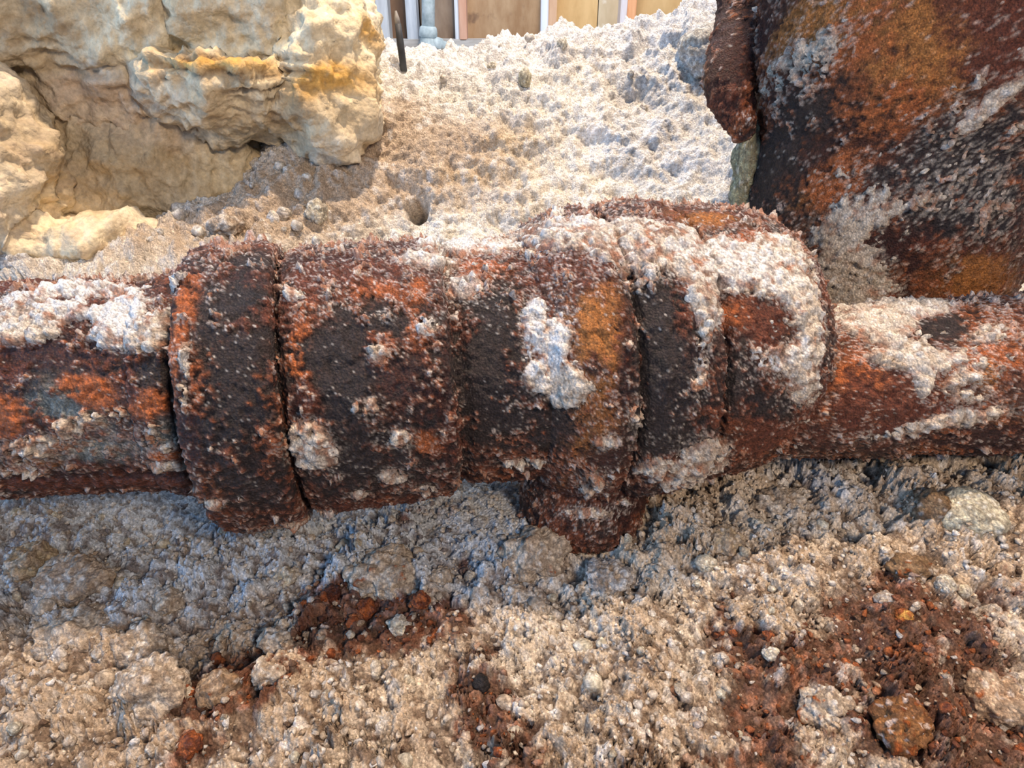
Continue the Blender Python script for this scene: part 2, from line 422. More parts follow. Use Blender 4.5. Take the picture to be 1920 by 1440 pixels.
# ------------------------------------------------------------------ STRUCTURE: floor beyond the trench and the stud wall
FZ = CAM[2] - .198
WY = 3.3
M_FLOOR = mat_wood('dusty_floor', srgb(190, 190, 190), srgb(222, 224, 226), (2, 2, 2))
fl = obj('floor', box_mesh((-3, 1.0, FZ - .05), (3, WY + .3, FZ), .002), M_FLOOR); tag(fl, 'pale dusty floor in front of the stud wall', kind='structure')
M_SHEATH = mat_wood('sheathing', srgb(96, 66, 46), srgb(120, 88, 62), (2, 2, 2))
wall = obj('wall_back', box_mesh((-2.4, WY + .10, FZ), (2.6, WY + .16, FZ + 2.0), .002), M_SHEATH); tag(wall, 'bare timber stud wall behind the soil ridge', kind='structure')
def wx(px, Y): return at_y(px, 30, Y)[0]
PANELS = [(600, 728, (96, 74, 60), (124, 98, 80), None), (730, 786, (104, 78, 58), (130, 100, 78), None), (789, 858, (128, 106, 88), (156, 136, 118), None), (872, 1020, (150, 116, 82), (176, 146, 112), (126, 100, 78)), (1040, 1122, (196, 158, 104), (214, 178, 124), None),
          (1118, 1172, (188, 168, 136), (206, 188, 158), (226, 220, 206)), (1188, 1308, (190, 154, 102), (208, 174, 122), None), (1316, 1460, (184, 140, 84), (206, 160, 104), None), (1465, 1640, (180, 140, 90), (200, 160, 110), None)]
for k, (a, b_, c1_, c2_, s_) in enumerate(PANELS):
    m = mat_wood('plywood', srgb(*c1_), srgb(*c2_), (3, 3, 1.2), None if s_ is None else srgb(*s_))
    p = obj('panel', box_mesh((wx(a, WY + .085), WY + .07, FZ + .04), (wx(b_, WY + .085), WY + .098, FZ + 1.9), .003), m, wall)
STUDS = [(706, 729, (178, 178, 180), (206, 208, 210), .0), (762, 782, (176, 182, 190), (210, 214, 220), .0), (853, 861, (206, 212, 222), (226, 230, 236), .0), (861, 875, (198, 150, 124), (214, 170, 146), .01),
         (1014, 1028, (206, 214, 226), (226, 230, 238), .0), (1028, 1043, (196, 156, 124), (214, 178, 146), .01), (1162, 1175, (204, 196, 198), (220, 214, 216), .0), (1174, 1190, (214, 148, 100), (228, 170, 124), .01),
         (1298, 1318, (196, 166, 150), (214, 188, 174), .0), (1318, 1330, (206, 146, 100), (220, 170, 120), .01), (1460, 1490, (200, 160, 130), (216, 180, 150), .0)]
for a, b_, c1_, c2_, dy in STUDS:
    m = mat_wood('stud_timber', srgb(*c1_), srgb(*c2_), (6, 6, .8))
    obj('stud', box_mesh((wx(a, WY), WY - .02 - dy, FZ + .04), (wx(b_, WY), WY + .075, FZ + 1.9), .004), m, wall)
M_PLATE = mat_wood('weathered_plate', srgb(150, 140, 130), srgb(206, 202, 198), (.8, 6, 6))
obj('bottom_plate', box_mesh((-2.3, WY - .03, FZ), (2.5, WY + .08, FZ + .045), .004), M_PLATE, wall)

# ------------------------------------------------------------------ lathes for the rusted pipes
def lathe(O, A, prof, ds, nf=300, nb=50, toward=None):
    """closed-in-phi grid round axis A through O; prof = [(s, R)]; denser on the side that faces the trench opening"""
    A = np.asarray(A, float); A /= np.linalg.norm(A)
    tw = (CAM if toward is None else toward) - O
    e1 = tw - (tw @ A) * A; e1 /= np.linalg.norm(e1); e2 = np.cross(A, e1)
    S = []; Rr = []
    for (s0, r0), (s1, r1) in zip(prof[:-1], prof[1:]):
        n = max(2, int(math.hypot(s1 - s0, r1 - r0) / ds))
        S.append(np.linspace(s0, s1, n, endpoint=False)); Rr.append(np.linspace(r0, r1, n, endpoint=False))
    S = np.r_[np.concatenate(S), prof[-1][0]]; Rr = np.r_[np.concatenate(Rr), prof[-1][1]]
    ph = np.r_[np.linspace(-1.85, 1.85, nf), np.linspace(1.85, 2 * math.pi - 1.85, nb + 2)[1:-1]]
    G = O + S[:, None, None] * A + Rr[:, None, None] * (np.cos(ph)[None, :, None] * e1 + np.sin(ph)[None, :, None] * e2)
    U = np.repeat(S[:, None], len(ph), 1); Vv = np.repeat(ph[None, :], len(S), 0) * Rr[:, None]
    n = grid_normals(G, True)
    ctr = O + S[:, None, None] * A
    sg = np.sign((n * (G - ctr)).sum(2, keepdims=True)); sg[sg == 0] = 1
    # radial term keeps displaced rims from folding
    rad = (G - ctr) / (np.linalg.norm(G - ctr, axis=2, keepdims=True) + 1e-9)
    n = n * sg * .5 + rad * .5; n /= np.linalg.norm(n, axis=2, keepdims=True)
    return dict(G=G, N=n, U=U, V=Vv, shape=G.shape[:2])

PAL = {'D': RDARK, 'R': RRED, 'O': RORANGE, 'Y': ROCHRE, 'G': RGREY, 'E': RDEEP}
def build_rusted(root, parts, plist, seed, bias, soil_bias, top_soil, crust_name='soil_crust', crust_h=1.0, pink=.35):
    """parts: [(name, lathe dict, label)] -> displaced rust-coloured meshes plus one layer of caked soil as geometry of its own"""
    V0 = np.concatenate([p[1]['G'].reshape(-1, 3) for p in parts]); N0 = np.concatenate([p[1]['N'].reshape(-1, 3) for p in parts])
    U = np.concatenate([p[1]['U'].ravel() for p in parts]); Vv = np.concatenate([p[1]['V'].ravel() for p in parts])
    n1 = fbm(V0, 28, 4, seed + 1); n2 = fbm(V0, 90, 4, seed + 2); n3 = fbm(V0, 340, 3, seed + 3); n4 = fbm(V0, 34, 4, seed + 4); n5 = fbm(V0, 120, 3, seed + 5); n6 = fbm(V0, 620, 2, seed + 6)
    k1, j1 = crumbs2(U, Vv, .0085, .55, seed + 1, .25, .6); k2, j2 = crumbs2(U + n3 * .0015, Vv + n6 * .001, .0055, .6, seed + 2); k3, j3 = crumbs2(U + n6 * .0006, Vv + n3 * .0008, .0031, .6, seed + 3)
    pv = patches(V0, plist, 1.6, np.exp(2.0 * n5 + 1.5 * n3 + 1.6 * n2 + .8 * n6))
    lay = ['D', 'R', 'O', 'Y', 'G', 'E']
    nz = {'D': n1 * .6 + n2 * .75 - n3 * .5, 'R': n4 * .6 + n5 * .75 + n3 * .55, 'O': -n1 * .6 + n5 * .8 + n3 * .6 + n6 * .25, 'Y': -n4 * .5 + n2 * .5 + n6 * .3, 'G': n5 * .4 - n2 * .4 - n6 * .2, 'E': -n5 * .9 - n3 * .6 - n2 * .3}
    lg = np.stack([bias.get(l, 0) + nz[l] + 1.1 * pv.get(l, 0) for l in lay], 1) * 6
    lg -= lg.max(1, keepdims=True); e = np.exp(lg); e /= e.sum(1, keepdims=True)
    C = e @ np.stack([PAL[l] for l in lay])
    C = C * np.clip(1 + .75 * n3 + .65 * n6, .25, 2)[:, None]
    rusty = e[:, 1] + e[:, 2] + e[:, 3]
    # scale, pits and blisters of the iron
    disp = n1 * .0020 + n2 * .0016 + n3 * .0010 + n6 * .0004 + rusty * (.0008 + k2 * .25 + k3 * .35) + k1 * .10
    speck = sstep(.30, .55, n6 * .8 + n3 * .45)
    C = lerp(C, BEIGE, speck * .30 * sstep(-.2, .3, n2))
    V1 = V0 + N0 * disp[:, None]
    # caked soil
    up = np.clip(N0[:, 2], 0, 1)
    grn = (j3 > .94) * sstep(-.1, .4, n2 + n5 * .6) * .42 + (j2 > .96) * .35 * sstep(-.1, .3, n5)
    m = soil_bias + 1.08 * pv.get('S', 0) + .80 * pv.get('W', 0) - .9 * pv.get('X', 0) + n5 * .55 + n3 * .58 + n2 * .45 + n6 * .30 + grn + top_soil * sstep(.45, .95, up)
    off = (np.clip(m, -.4, .5) * .0044 + np.where(m > 0, k2 * .25 + k3 * .38 + k1 * .25 * np.clip(m * 2, 0, 1) + n6 * .0005, -.0004)) * crust_h
    spk = rng.random(len(V0))
    dust = np.clip(sstep(-.40, .0, m + n6 * .35 + n3 * .2) * .40, 0, 1) * (spk > .5) + .5 * (spk > .9985 - .016 * sstep(-.1, .5, n2 + up * .4 + n5 * .5))
    C = lerp(C, lerp(np.tile(BEIGE, (len(V0), 1)), WHITE, up), np.clip(dust, 0, .85))
    V2 = V1 + N0 * off[:, None]
    Cs = lerp(np.tile(BEIGE, (len(V0), 1)), WHITE, np.clip(pv.get('W', 0) * .8 + up * .45 + (j3 - .5) * .5 + n5 * .4, 0, 1))
    Cs = lerp(Cs, TAN, np.clip(.25 + n2 * .9 - up * .4, 0, .8))
    rc = lerp(np.tile(RRED, (len(V0), 1)), RORANGE, sstep(-.2, .3, n5))
    Cs = lerp(Cs, rc, np.clip((j2 < .16) * .4 + (j3 < .22) * pink * 1.2 + sstep(.14, .0, m) * .35 + sstep(.1, .5, n3) * pink - pv.get('W', 0) * .6 - pv.get('S', 0) * .55, 0, .75))
    Cs = lerp(Cs, GREY, (j3 > .85) * .3)
    Cs = lerp(Cs, DARKSOIL_AND_SHADE, np.clip(sstep(.0, -.4, n6 + n3 * .6) * .55 * (k3 < .0004), 0, .6))  # crevice shade painted into the pits of the crust
    o = 0; VC = []; FC = []; CC = []; base_i = 0
    for name, L, label in parts:
        n, mm = L['shape']; k = n * mm
        ob = mesh_obj(name, V1[o:o + k], grid_faces(n, mm, True), C[o:o + k], M_RUST, root)
        if label: ob['label'] = label
        f = grid_faces(n, mm, True)
        keep = (off[o:o + k][f] > -.0002).any(1)
        f = f[keep]
        used, inv = np.unique(f, return_inverse=True)
        VC.append(V2[o:o + k][used]); CC.append(Cs[o:o + k][used]); FC.append(inv.reshape(-1, 4) + base_i); base_i += len(used)
        o += k
    cr = mesh_obj(crust_name, np.concatenate(VC), np.concatenate(FC), np.concatenate(CC), M_CRUST, root)
    cr['kind'] = 'stuff'; cr['label'] = 'pale crumbly soil caked onto the rust'
    return cr

YAW = math.radians(12)
AX = np.array([math.cos(YAW), math.sin(YAW), 0.0])
P0 = at(700, 702, .36)
def s_px(px, O, A):              # axis parameter of the point seen in column px
    c = (px - 960) / F
    q = O - CAM
    return (c * (q @ FWD) - q @ RIGHT) / (A @ RIGHT - c * (A @ FWD))
def R_h(h, O, A, s):             # radius of a tube whose half height is h pixels there
    D = (O + s * A - CAM) @ FWD
    return D * math.sin(math.atan(h / F))
def prof_px(lst, O, A, inset=.012):
    out = []
    for px, h in lst:
        s = s_px(px, O, A); out.append((s, R_h(h, O, A, s)))
    (s0, r0), (s1, r1) = out[0], out[-1]
    return [(s0 + .0005, r0 - inset)] + out + [(s1 - .0005, r1 - inset)]
root = thing('rusted_pipe', 'heavily rusted iron pipe with stepped couplings lying across the trench', 'pipe', (0.0, .33, CAM[2] - .262))
YL = math.radians(5); AXL = np.array([math.cos(YL), math.sin(YL), 0.0]); PL = at(390, 716, .358)
DS = .00085
parts = [
    ('pipe_barrel', lathe(PL, AXL, prof_px([(-330, 196), (0, 197), (330, 197), (420, 195)], PL, AXL), DS * 1.1), 'rusted pipe with a white soil covered top and orange patches'),
    ('gasket_ring', lathe(PL, AXL, prof_px([(338, 196), (345, 206), (375, 212), (395, 210), (402, 200)], PL, AXL), DS), 'orange rusted ring against the coupling'),
    ('coupling_lip', lathe(P0, AX, prof_px([(402, 236), (406, 258), (420, 267), (470, 268), (535, 263), (552, 256), (558, 238)], P0, AX), DS), 'blackened wide lip of the coupling'),
    ('coupling_body', lathe(P0, AX, prof_px([(544, 212), (562, 216), (574, 240), (596, 247), (700, 244), (790, 240), (822, 236), (830, 218), (834, 196)], P0, AX), DS), 'dark coupling body with brown rust'),
    ('pipe_neck', lathe(P0, AX, prof_px([(824, 200), (846, 206), (858, 217), (890, 221), (960, 222), (1010, 226)], P0, AX), DS), 'narrow dark neck between the two couplings'),
    ('union_nut', lathe(P0, AX, prof_px([(970, 214), (984, 232), (1008, 250), (1038, 264), (1074, 272), (1098, 266), (1108, 246)], P0, AX), DS), 'orange brown flared nut'),
    ('union_band', lathe(P0, AX, prof_px([(1098, 236), (1108, 244), (1118, 264), (1136, 274), (1204, 274), (1228, 264), (1236, 240)], P0, AX), DS), 'dark grey band'),
    ('hub_socket', lathe(P0, AX, prof_px([(1230, 232), (1240, 238), (1250, 256), (1310, 254), (1368, 242), (1405, 226), (1430, 206), (1442, 180)], P0, AX), DS), 'soil covered end socket'),
]
# stub that hangs below the nut
so = s_px(1105, P0, AX); SO = P0 + so * AX
SA = np.array([-.02, -.34, -1.0]); SA /= np.linalg.norm(SA)
parts.append(('drain_plug', lathe(SO, SA, [(.02, .037), (.098, .037), (.106, .034), (.110, .026), (.111, .0)], DS * 1.1, 200, 60), 'short round plug hanging below the nut'))
pp = [
    (200, 520, 200, 30, 'S', .12), (40, 520, 60, 14, 'R', .7), (40, 520, 70, 16, 'X', .6), (150, 560, 60, 14, 'X', .7, -10), (300, 520, 60, 16, 'X', .6), (270, 560, 20, 30, 'X', .5), (860, 450, 60, 30, 'S', .4), (930, 440, 60, 35, 'S', .3), (1000, 430, 60, 50, 'S', .22), (1090, 430, 90, 50, 'S', .14), (1200, 440, 90, 60, 'S', .16), (1300, 470, 70, 70, 'S', .22), (1420, 520, 90, 70, 'S', .2), (1240, 520, 60, 60, 'S', .14), (1080, 450, 90, 40, 'R', .5), (1200, 430, 60, 30, 'R', .4), (1060, 500, 40, 40, 'R', .5),
    # left barrel
    (70, 590, 70, 30, 'S', 1.0, 8), (150, 570, 60, 22, 'W', .9, -14), (215, 600, 40, 50, 'W', 1.2), (270, 620, 46, 44, 'S', 1.1), (250, 560, 50, 22, 'W', .9), (20, 610, 40, 22, 'S', .9), (90, 620, 36, 16, 'S', .8), (60, 550, 60, 14, 'W', .8, 10), (170, 535, 70, 14, 'W', .7), (330, 528, 40, 22, 'W', .8), (110, 540, 30, 20, 'R', .9), (30, 530, 60, 14, 'R', .9), (310, 580, 24, 40, 'E', .9), (310, 580, 22, 36, 'X', .8), (150, 600, 44, 14, 'E', 1.0, 18), (150, 602, 46, 16, 'X', 1.0, 18), (190, 560, 18, 10, 'X', .8), (110, 665, 14, 8, 'S', .9), (125, 635, 16, 12, 'O', .9),
    (60, 655, 110, 22, 'E', 1.0), (20, 680, 60, 30, 'R', .7), (30, 660, 90, 24, 'X', .8), (290, 690, 60, 26, 'D', .9), (180, 665, 30, 22, 'R', .9), (230, 690, 110, 36, 'X', .9), (150, 680, 70, 20, 'D', .6), (95, 730, 36, 40, 'G', 1.1), (120, 770, 40, 34, 'G', 1.0), (105, 740, 60, 50, 'X', .8), (170, 735, 60, 26, 'O', 1.1, -14), (235, 720, 30, 40, 'R', .8), (190, 735, 80, 34, 'X', .9), (280, 770, 34, 30, 'O', 1.2), (285, 765, 40, 28, 'X', .9), (250, 730, 60, 30, 'Y', .5), (15, 780, 40, 30, 'O', 1.0), (0, 810, 30, 24, 'O', .9), (10, 770, 44, 50, 'X', .8),
    (60, 850, 70, 30, 'S', .6, 12), (40, 900, 60, 16, 'S', .5), (140, 800, 40, 22, 'S', .55, 20), (210, 790, 44, 20, 'S', .65, 14), (190, 850, 70, 20, 'S', .4), (230, 845, 90, 40, 'G', .7, -8), (150, 860, 50, 18, 'G', .8), (310, 830, 40, 40, 'S', .5), (320, 800, 22, 30, 'G', .9, 30), (320, 862, 40, 9, 'O', 1.1, 8), (310, 884, 44, 9, 'S', .8), (120, 905, 200, 9, 'E', .9), (180, 914, 220, 12, 'R', .9), (180, 915, 220, 14, 'X', .8), (100, 880, 60, 12, 'Y', .6),
    (345, 560, 22, 70, 'O', 1.1), (345, 560, 30, 60, 'X', .7), (356, 690, 12, 90, 'S', .9), (330, 640, 14, 60, 'O', .7), (365, 830, 14, 60, 'E', .8),
    # lip
    (450, 700, 60, 160, 'D', 1.1), (450, 720, 70, 180, 'X', .9), (440, 550, 45, 25, 'D', .9), (470, 480, 60, 14, 'D', .6), (480, 590, 55, 40, 'R', .9), (500, 555, 40, 40, 'R', .6), (470, 510, 60, 25, 'E', .7), (480, 520, 70, 50, 'X', .6), (500, 695, 16, 10, 'O', 1.0), (410, 850, 20, 7, 'S', .8, -18), (440, 838, 22, 5, 'S', .8, -18), (480, 825, 22, 5, 'S', .7, -18), (410, 575, 18, 8, 'S', .7), (430, 930, 40, 30, 'Y', .3), (410, 955, 20, 12, 'S', .8), (480, 930, 60, 50, 'D', .6),
    # body
    (560, 610, 24, 110, 'O', .9), (555, 580, 24, 60, 'R', .5), (620, 505, 90, 35, 'R', .9), (600, 480, 90, 15, 'E', .8), (690, 525, 50, 22, 'O', 1.0), (720, 490, 60, 16, 'R', .6), (790, 570, 24, 60, 'O', .9), (545, 760, 14, 60, 'E', .9), (585, 750, 30, 30, 'R', .9), (640, 650, 55, 60, 'D', 1.0), (650, 720, 80, 70, 'D', .7), (720, 590, 40, 28, 'D', .9), (650, 660, 80, 90, 'X', .6),
    (567, 840, 42, 45, 'S', 1.15), (600, 880, 34, 12, 'S', .8), (545, 545, 22, 16, 'S', .7), (635, 565, 24, 12, 'S', .6), (718, 660, 26, 28, 'S', .9), (705, 640, 30, 30, 'R', .5), (668, 775, 14, 12, 'W', .8), (705, 770, 18, 18, 'S', .6), (745, 832, 34, 20, 'S', .75), (805, 845, 22, 25, 'O', .9), (742, 905, 24, 14, 'S', .9), (680, 935, 16, 10, 'S', .7), (700, 880, 110, 40, 'D', .7), (720, 960, 90, 14, 'R', .7), (815, 605, 20, 20, 'S', .5), (800, 600, 16, 14, 'W', .5), (760, 730, 60, 40, 'E', .6), (800, 930, 30, 14, 'S', .6), (600, 985, 80, 10, 'S', .6), (830, 490, 40, 14, 'S', .7), (780, 480, 40, 10, 'W', .5),
    # neck
    (875, 525, 34, 20, 'W', 1.0), (875, 575, 34, 30, 'S', .55), (890, 600, 40, 30, 'R', .6), (935, 620, 34, 90, 'D', 1.1), (900, 720, 60, 70, 'D', 1.0), (910, 680, 60, 90, 'X', .8), (905, 495, 45, 22, 'O', 1.0), (860, 455, 60, 20, 'W', .8), (860, 790, 14, 60, 'R', .7), (950, 790, 60, 60, 'D', .9), (985, 880, 50, 10, 'S', .7), (845, 760, 10, 100, 'E', .9),
    # big white patch and nut
    (1005, 600, 24, 45, 'W', 1.2), (1020, 660, 32, 50, 'W', 1.3), (1040, 715, 34, 34, 'S', 1.2), (1058, 740, 26, 26, 'S', .9), (1050, 620, 30, 40, 'S', .4), (1010, 720, 22, 22, 'S', 1.0), (1120, 600, 55, 70, 'Y', 1.2), (1120, 610, 60, 70, 'X', .6), (1080, 490, 60, 50, 'R', .8), (1100, 790, 70, 70, 'Y', .8), (1150, 700, 40, 60, 'O', .5), (1060, 440, 60, 22, 'S', .4), (1080, 410, 80, 16, 'W', .4), (1190, 500, 70, 60, 'S', .3), (1150, 710, 30, 20, 'W', .5), (1140, 760, 30, 30, 'S', .25), (1140, 860, 50, 40, 'E', .8), (1100, 850, 60, 30, 'Y', .4), (1130, 840, 26, 20, 'S', .6), (1200, 790, 20, 30, 'S', .5), (1190, 680, 16, 100, 'E', .7), (1030, 800, 40, 60, 'D', .8), (1030, 820, 40, 50, 'X', .6),
    # band
    (1215, 600, 34, 80, 'D', 1.1), (1240, 700, 50, 110, 'D', 1.1), (1240, 660, 46, 120, 'X', .8), (1200, 570, 20, 30, 'G', .6), (1270, 560, 40, 60, 'R', .6), (1290, 680, 40, 60, 'E', .6), (1300, 730, 30, 40, 'S', .2), (1230, 830, 50, 50, 'D', .8), (1290, 840, 40, 40, 'D', .5), (1230, 890, 40, 20, 'S', .7), (1200, 430, 90, 30, 'S', .3),
    # socket
    (1330, 640, 18, 120, 'S', .6), (1330, 560, 30, 40, 'S', .5), (1330, 515, 16, 14, 'G', .9), (1400, 500, 80, 40, 'W', .8), (1350, 460, 60, 30, 'W', .5), (1390, 585, 50, 28, 'O', 1.1), (1440, 600, 50, 40, 'R', .9), (1430, 600, 80, 40, 'X', .8), (1365, 600, 26, 24, 'W', .7), (1450, 680, 60, 40, 'W', .7), (1380, 720, 26, 50, 'G', .7), (1390, 740, 36, 50, 'D', .7), (1470, 765, 40, 26, 'D', .8), (1400, 790, 60, 40, 'X', .5), (1430, 840, 44, 40, 'R', .9), (1430, 845, 46, 36, 'X', .7), (1340, 860, 60, 40, 'S', .8), (1300, 900, 60, 30, 'S', .8), (1490, 850, 22, 60, 'S', .9), (1520, 700, 34, 60, 'S', 1.0), (1500, 540, 40, 60, 'S', .9), (1530, 600, 30, 60, 'S', .9), (1320, 400, 70, 22, 'Y', 1.0), (1300, 395, 80, 20, 'X', .7), (1400, 435, 60, 20, 'O', .6), (1470, 460, 50, 30, 'S', .9),
    # plug
    (1110, 930, 80, 30, 'R', .4), (1050, 920, 20, 30, 'Y', .8), (1110, 920, 30, 40, 'S', .6), (1180, 950, 50, 25, 'E', .9), (1110, 975, 60, 14, 'S', .6), (1070, 895, 30, 12, 'G', .5),
]
build_rusted(root, parts, pp, 50, {'D': .14, 'R': .16, 'O': -.12, 'Y': -.32, 'G': -.5, 'E': .06}, -.44, .18, pink=.45)

# ------------------------------------------------------------------ upright rusted stack on the right
VC_ = at(1672, 300, .470)
stack = thing('rusted_stack', 'upright fat rusted iron pipe standing at the end of the trench pipe', 'pipe', (VC_[0], VC_[1], CAM[2] - .245))
VA = np.array([.02, .03, 1.0]); VA /= np.linalg.norm(VA)
rv = .470 * math.sin(math.atan(270 / F))
sv = [
    ('stack_barrel', lathe(VC_, VA, [(-.21, rv * .90), (-.16, rv * .96), (-.10, rv * .98), (-.03, rv * .99), (.02, rv * 1.0), (.035, rv * 1.05), (.06, rv * 1.10), (.10, rv * 1.10), (.17, rv * 1.09), (.30, rv * 1.08)], .0014, 250, 50), None),
]
BO = at(1640, 715, .385); BA = np.array([math.cos(math.radians(6)), math.sin(math.radians(6)), 0.0])
sv.append(('branch_pipe', lathe(BO, BA, prof_px([(1425, 126), (1530, 136), (1700, 140), (1850, 146), (2000, 150), (2300, 150)], BO, BA), .0013, 220, 36), 'rusted brown branch running on past the socket'))
def tube(path, radii, ds, nf=60, squash=1.0):
    """grid round a bent spine through the given points"""
    P = np.array(path, float); R_ = np.array(radii, float)
    d = np.r_[0, np.cumsum(np.linalg.norm(np.diff(P, axis=0), axis=1))]
    n = max(6, int(d[-1] / ds)); t = np.linspace(0, d[-1], n)
    S = np.stack([np.interp(t, d, P[:, k]) for k in range(3)], 1); r = np.interp(t, d, R_)
    ker = np.ones(max(3, n // 8)); ker /= ker.sum(); pad = len(ker) // 2
    sm = lambda a: np.convolve(np.r_[np.full(pad, a[0]), a, np.full(pad, a[-1])], ker, 'same')[pad:pad + n]
    S = np.stack([sm(S[:, k]) for k in range(3)], 1); r = sm(r)
    endt = np.minimum(t, t[-1] - t); r = r * np.sqrt(np.clip(endt / (r + 1e-6), 0, 1) * (2 - np.clip(endt / (r + 1e-6), 0, 1)) + 1e-4)
    A = np.gradient(S, axis=0); A /= np.linalg.norm(A, axis=1, keepdims=True)
    tw = CAM - S; e1 = tw - (tw * A).sum(1, keepdims=True) * A; e1 /= np.linalg.norm(e1, axis=1, keepdims=True); e2 = np.cross(A, e1)
    ph = np.linspace(0, 2 * math.pi, nf, endpoint=False)
    rad = np.cos(ph)[None, :, None] * e1[:, None] * squash + np.sin(ph)[None, :, None] * e2[:, None]
    G = S[:, None] + r[:, None, None] * rad
    N = rad / np.linalg.norm(rad, axis=2, keepdims=True)
    return dict(G=G, N=N, U=np.repeat(t[:, None], nf, 1), V=ph[None, :] * r[:, None], shape=G.shape[:2])
sv.append(('rust_flake', tube([at(1402, -70, .460), at(1397, 20, .456), at(1382, 95, .450), at(1364, 150, .446), at(1380, 205, .446), at(1400, 270, .446)], [.019, .018, .019, .016, .013, .006], .0011, 70, .7), 'ragged dark brown flake peeling off the upright pipe'))
vp = [
    (1500, 30, 90, 40, 'Y', 1.1), (1600, 60, 90, 60, 'O', .5), (1720, 120, 90, 120, 'Y', .9), (1680, 210, 80, 80, 'O', .8), (1700, 140, 110, 130, 'X', .5), (1360, 80, 30, 120, 'E', 1.1), (1350, 180, 26, 60, 'R', .9), (1370, 100, 40, 150, 'X', .9), (1420, 60, 40, 40, 'E', .8), (1480, 110, 90, 30, 'S', .38, 10), (1470, 170, 90, 50, 'S', .35), (1560, 90, 60, 30, 'S', .25), (1490, 230, 60, 26, 'D', .7, 20), (1560, 200, 60, 40, 'D', .5), (1430, 320, 40, 80, 'D', 1.1), (1420, 320, 46, 90, 'X', .8), (1500, 300, 60, 40, 'E', .6), (1545, 340, 50, 40, 'O', 1.1), (1580, 320, 30, 20, 'S', .4), (1500, 370, 40, 20, 'Y', .5), (1460, 260, 20, 14, 'W', .5),
    (1880, 80, 70, 90, 'R', 1.0), (1900, 130, 40, 50, 'R', .8), (1780, 40, 60, 50, 'R', .6), (1810, 180, 50, 40, 'S', .35, 40), (1740, 240, 60, 40, 'S', .3, 40), (1860, 210, 60, 16, 'S', .8, 50), (1700, 260, 90, 60, 'E', .6), (1760, 300, 110, 60, 'D', .9), (1740, 420, 60, 40, 'D', .7), (1850, 400, 60, 50, 'D', .7), (1620, 400, 40, 30, 'E', .8), (1840, 330, 60, 70, 'D', .8), (1750, 320, 100, 60, 'S', .18), (1840, 320, 70, 60, 'S', .2), (1690, 400, 80, 30, 'S', .35), (1870, 420, 60, 50, 'S', .35), (1640, 460, 70, 40, 'E', 1.0), (1640, 460, 80, 40, 'X', .7), (1720, 470, 30, 14, 'R', .8),
    (1690, 560, 60, 50, 'S', 1.1), (1650, 600, 60, 40, 'S', .9), (1580, 540, 60, 90, 'S', 1.0), (1580, 440, 50, 40, 'S', .8), (1545, 540, 14, 40, 'O', .8), (1775, 600, 60, 20, 'D', 1.2, 12), (1775, 600, 65, 24, 'X', 1.1, 12), (1850, 530, 70, 40, 'Y', 1.0), (1840, 530, 70, 40, 'X', .6), (1850, 480, 50, 20, 'R', .7), (1850, 610, 50, 20, 'S', .6, 20), (1700, 665, 100, 22, 'S', 1.0), (1600, 720, 60, 60, 'O', .6), (1600, 720, 70, 60, 'X', .8), (1590, 770, 50, 40, 'R', .8), (1720, 690, 60, 20, 'R', .7), (1740, 710, 16, 40, 'S', 1.0), (1860, 650, 60, 40, 'O', .7), (1700, 770, 120, 40, 'R', .8), (1680, 780, 60, 30, 'X', .6), (1810, 740, 60, 40, 'S', .5), (1780, 800, 140, 16, 'S', .6, 8), (1850, 840, 80, 20, 'E', .9), (1650, 820, 120, 20, 'S', .3), (1850, 700, 60, 30, 'Y', .5),
]
build_rusted(stack, sv, vp, 80, {'D': .06, 'R': .12, 'O': .0, 'Y': -.1, 'G': -.5, 'E': .16}, -.42, .15, pink=.25)

# greenish mortar strip squeezed in beside the upright pipe
def blob(center, radii, sub, seed, amp=.12, crumb=.3, cell=.006, rot=0.0):
    V, Fc = ICO[sub]
    D = np.array(radii)
    N = V.copy(); P = V * D
    if rot:
        c, s_ = math.cos(rot), math.sin(rot)
        M = np.array([[c, -s_, 0], [s_, c, 0], [0, 0, 1]]); P = P @ M.T; N = N @ M.T
    q = P + seed * 3.7; r = float(D.mean())
    lo = fbm(q, 1.1 / r, 3, seed); md = fbm(q, 3.2 / r, 3, seed + 1)
    ck, ik = crumbs3(q + lo[:, None] * cell * .4, cell, .6, seed); cf, jf = crumbs3(q, cell * .5, .7, seed + 9)
    P = P + N * (lo * amp * 2.0 * r + md * amp * 1.1 * r + ck * crumb + cf * crumb * .9)[:, None]
    return P + np.array(center), Fc, dict(lo=lo, md=md, ik=ik, jf=jf, q=q)
def soil_cols(a, b, n, rust=0.0, dark=0.12):
    C = lerp(np.tile(a, (len(n['lo']), 1)), b, sstep(-.35, .35, n['lo'] * .7 + n['md'] * .6))
    C = lerp(C, WHITE, (n['jf'] > .82) * .35)
    C = lerp(C, DARKSOIL_AND_SHADE, (n['jf'] < dark) * .45)
    if rust: C = lerp(C, lerp(np.tile(RRED, (len(C), 1)), RORANGE, n['ik']), sstep(.80 - rust, .92 - rust, .5 + n['md'] * .8 + (n['ik'] - .5) * .35))
    return C
MP = at(1396, 318, .47)
Vb, Fb, nb_ = blob((0, 0, 0), (.0085, .0085, .036), 5, 3, .12, .3, .005)
mesh_obj('mortar_strip', Vb + MP, Fb, soil_cols(srgb(186, 184, 150), srgb(160, 158, 130), nb_, 0, .1), M_CRUST, stack)['label'] = 'greenish grey mortar strip along the edge'

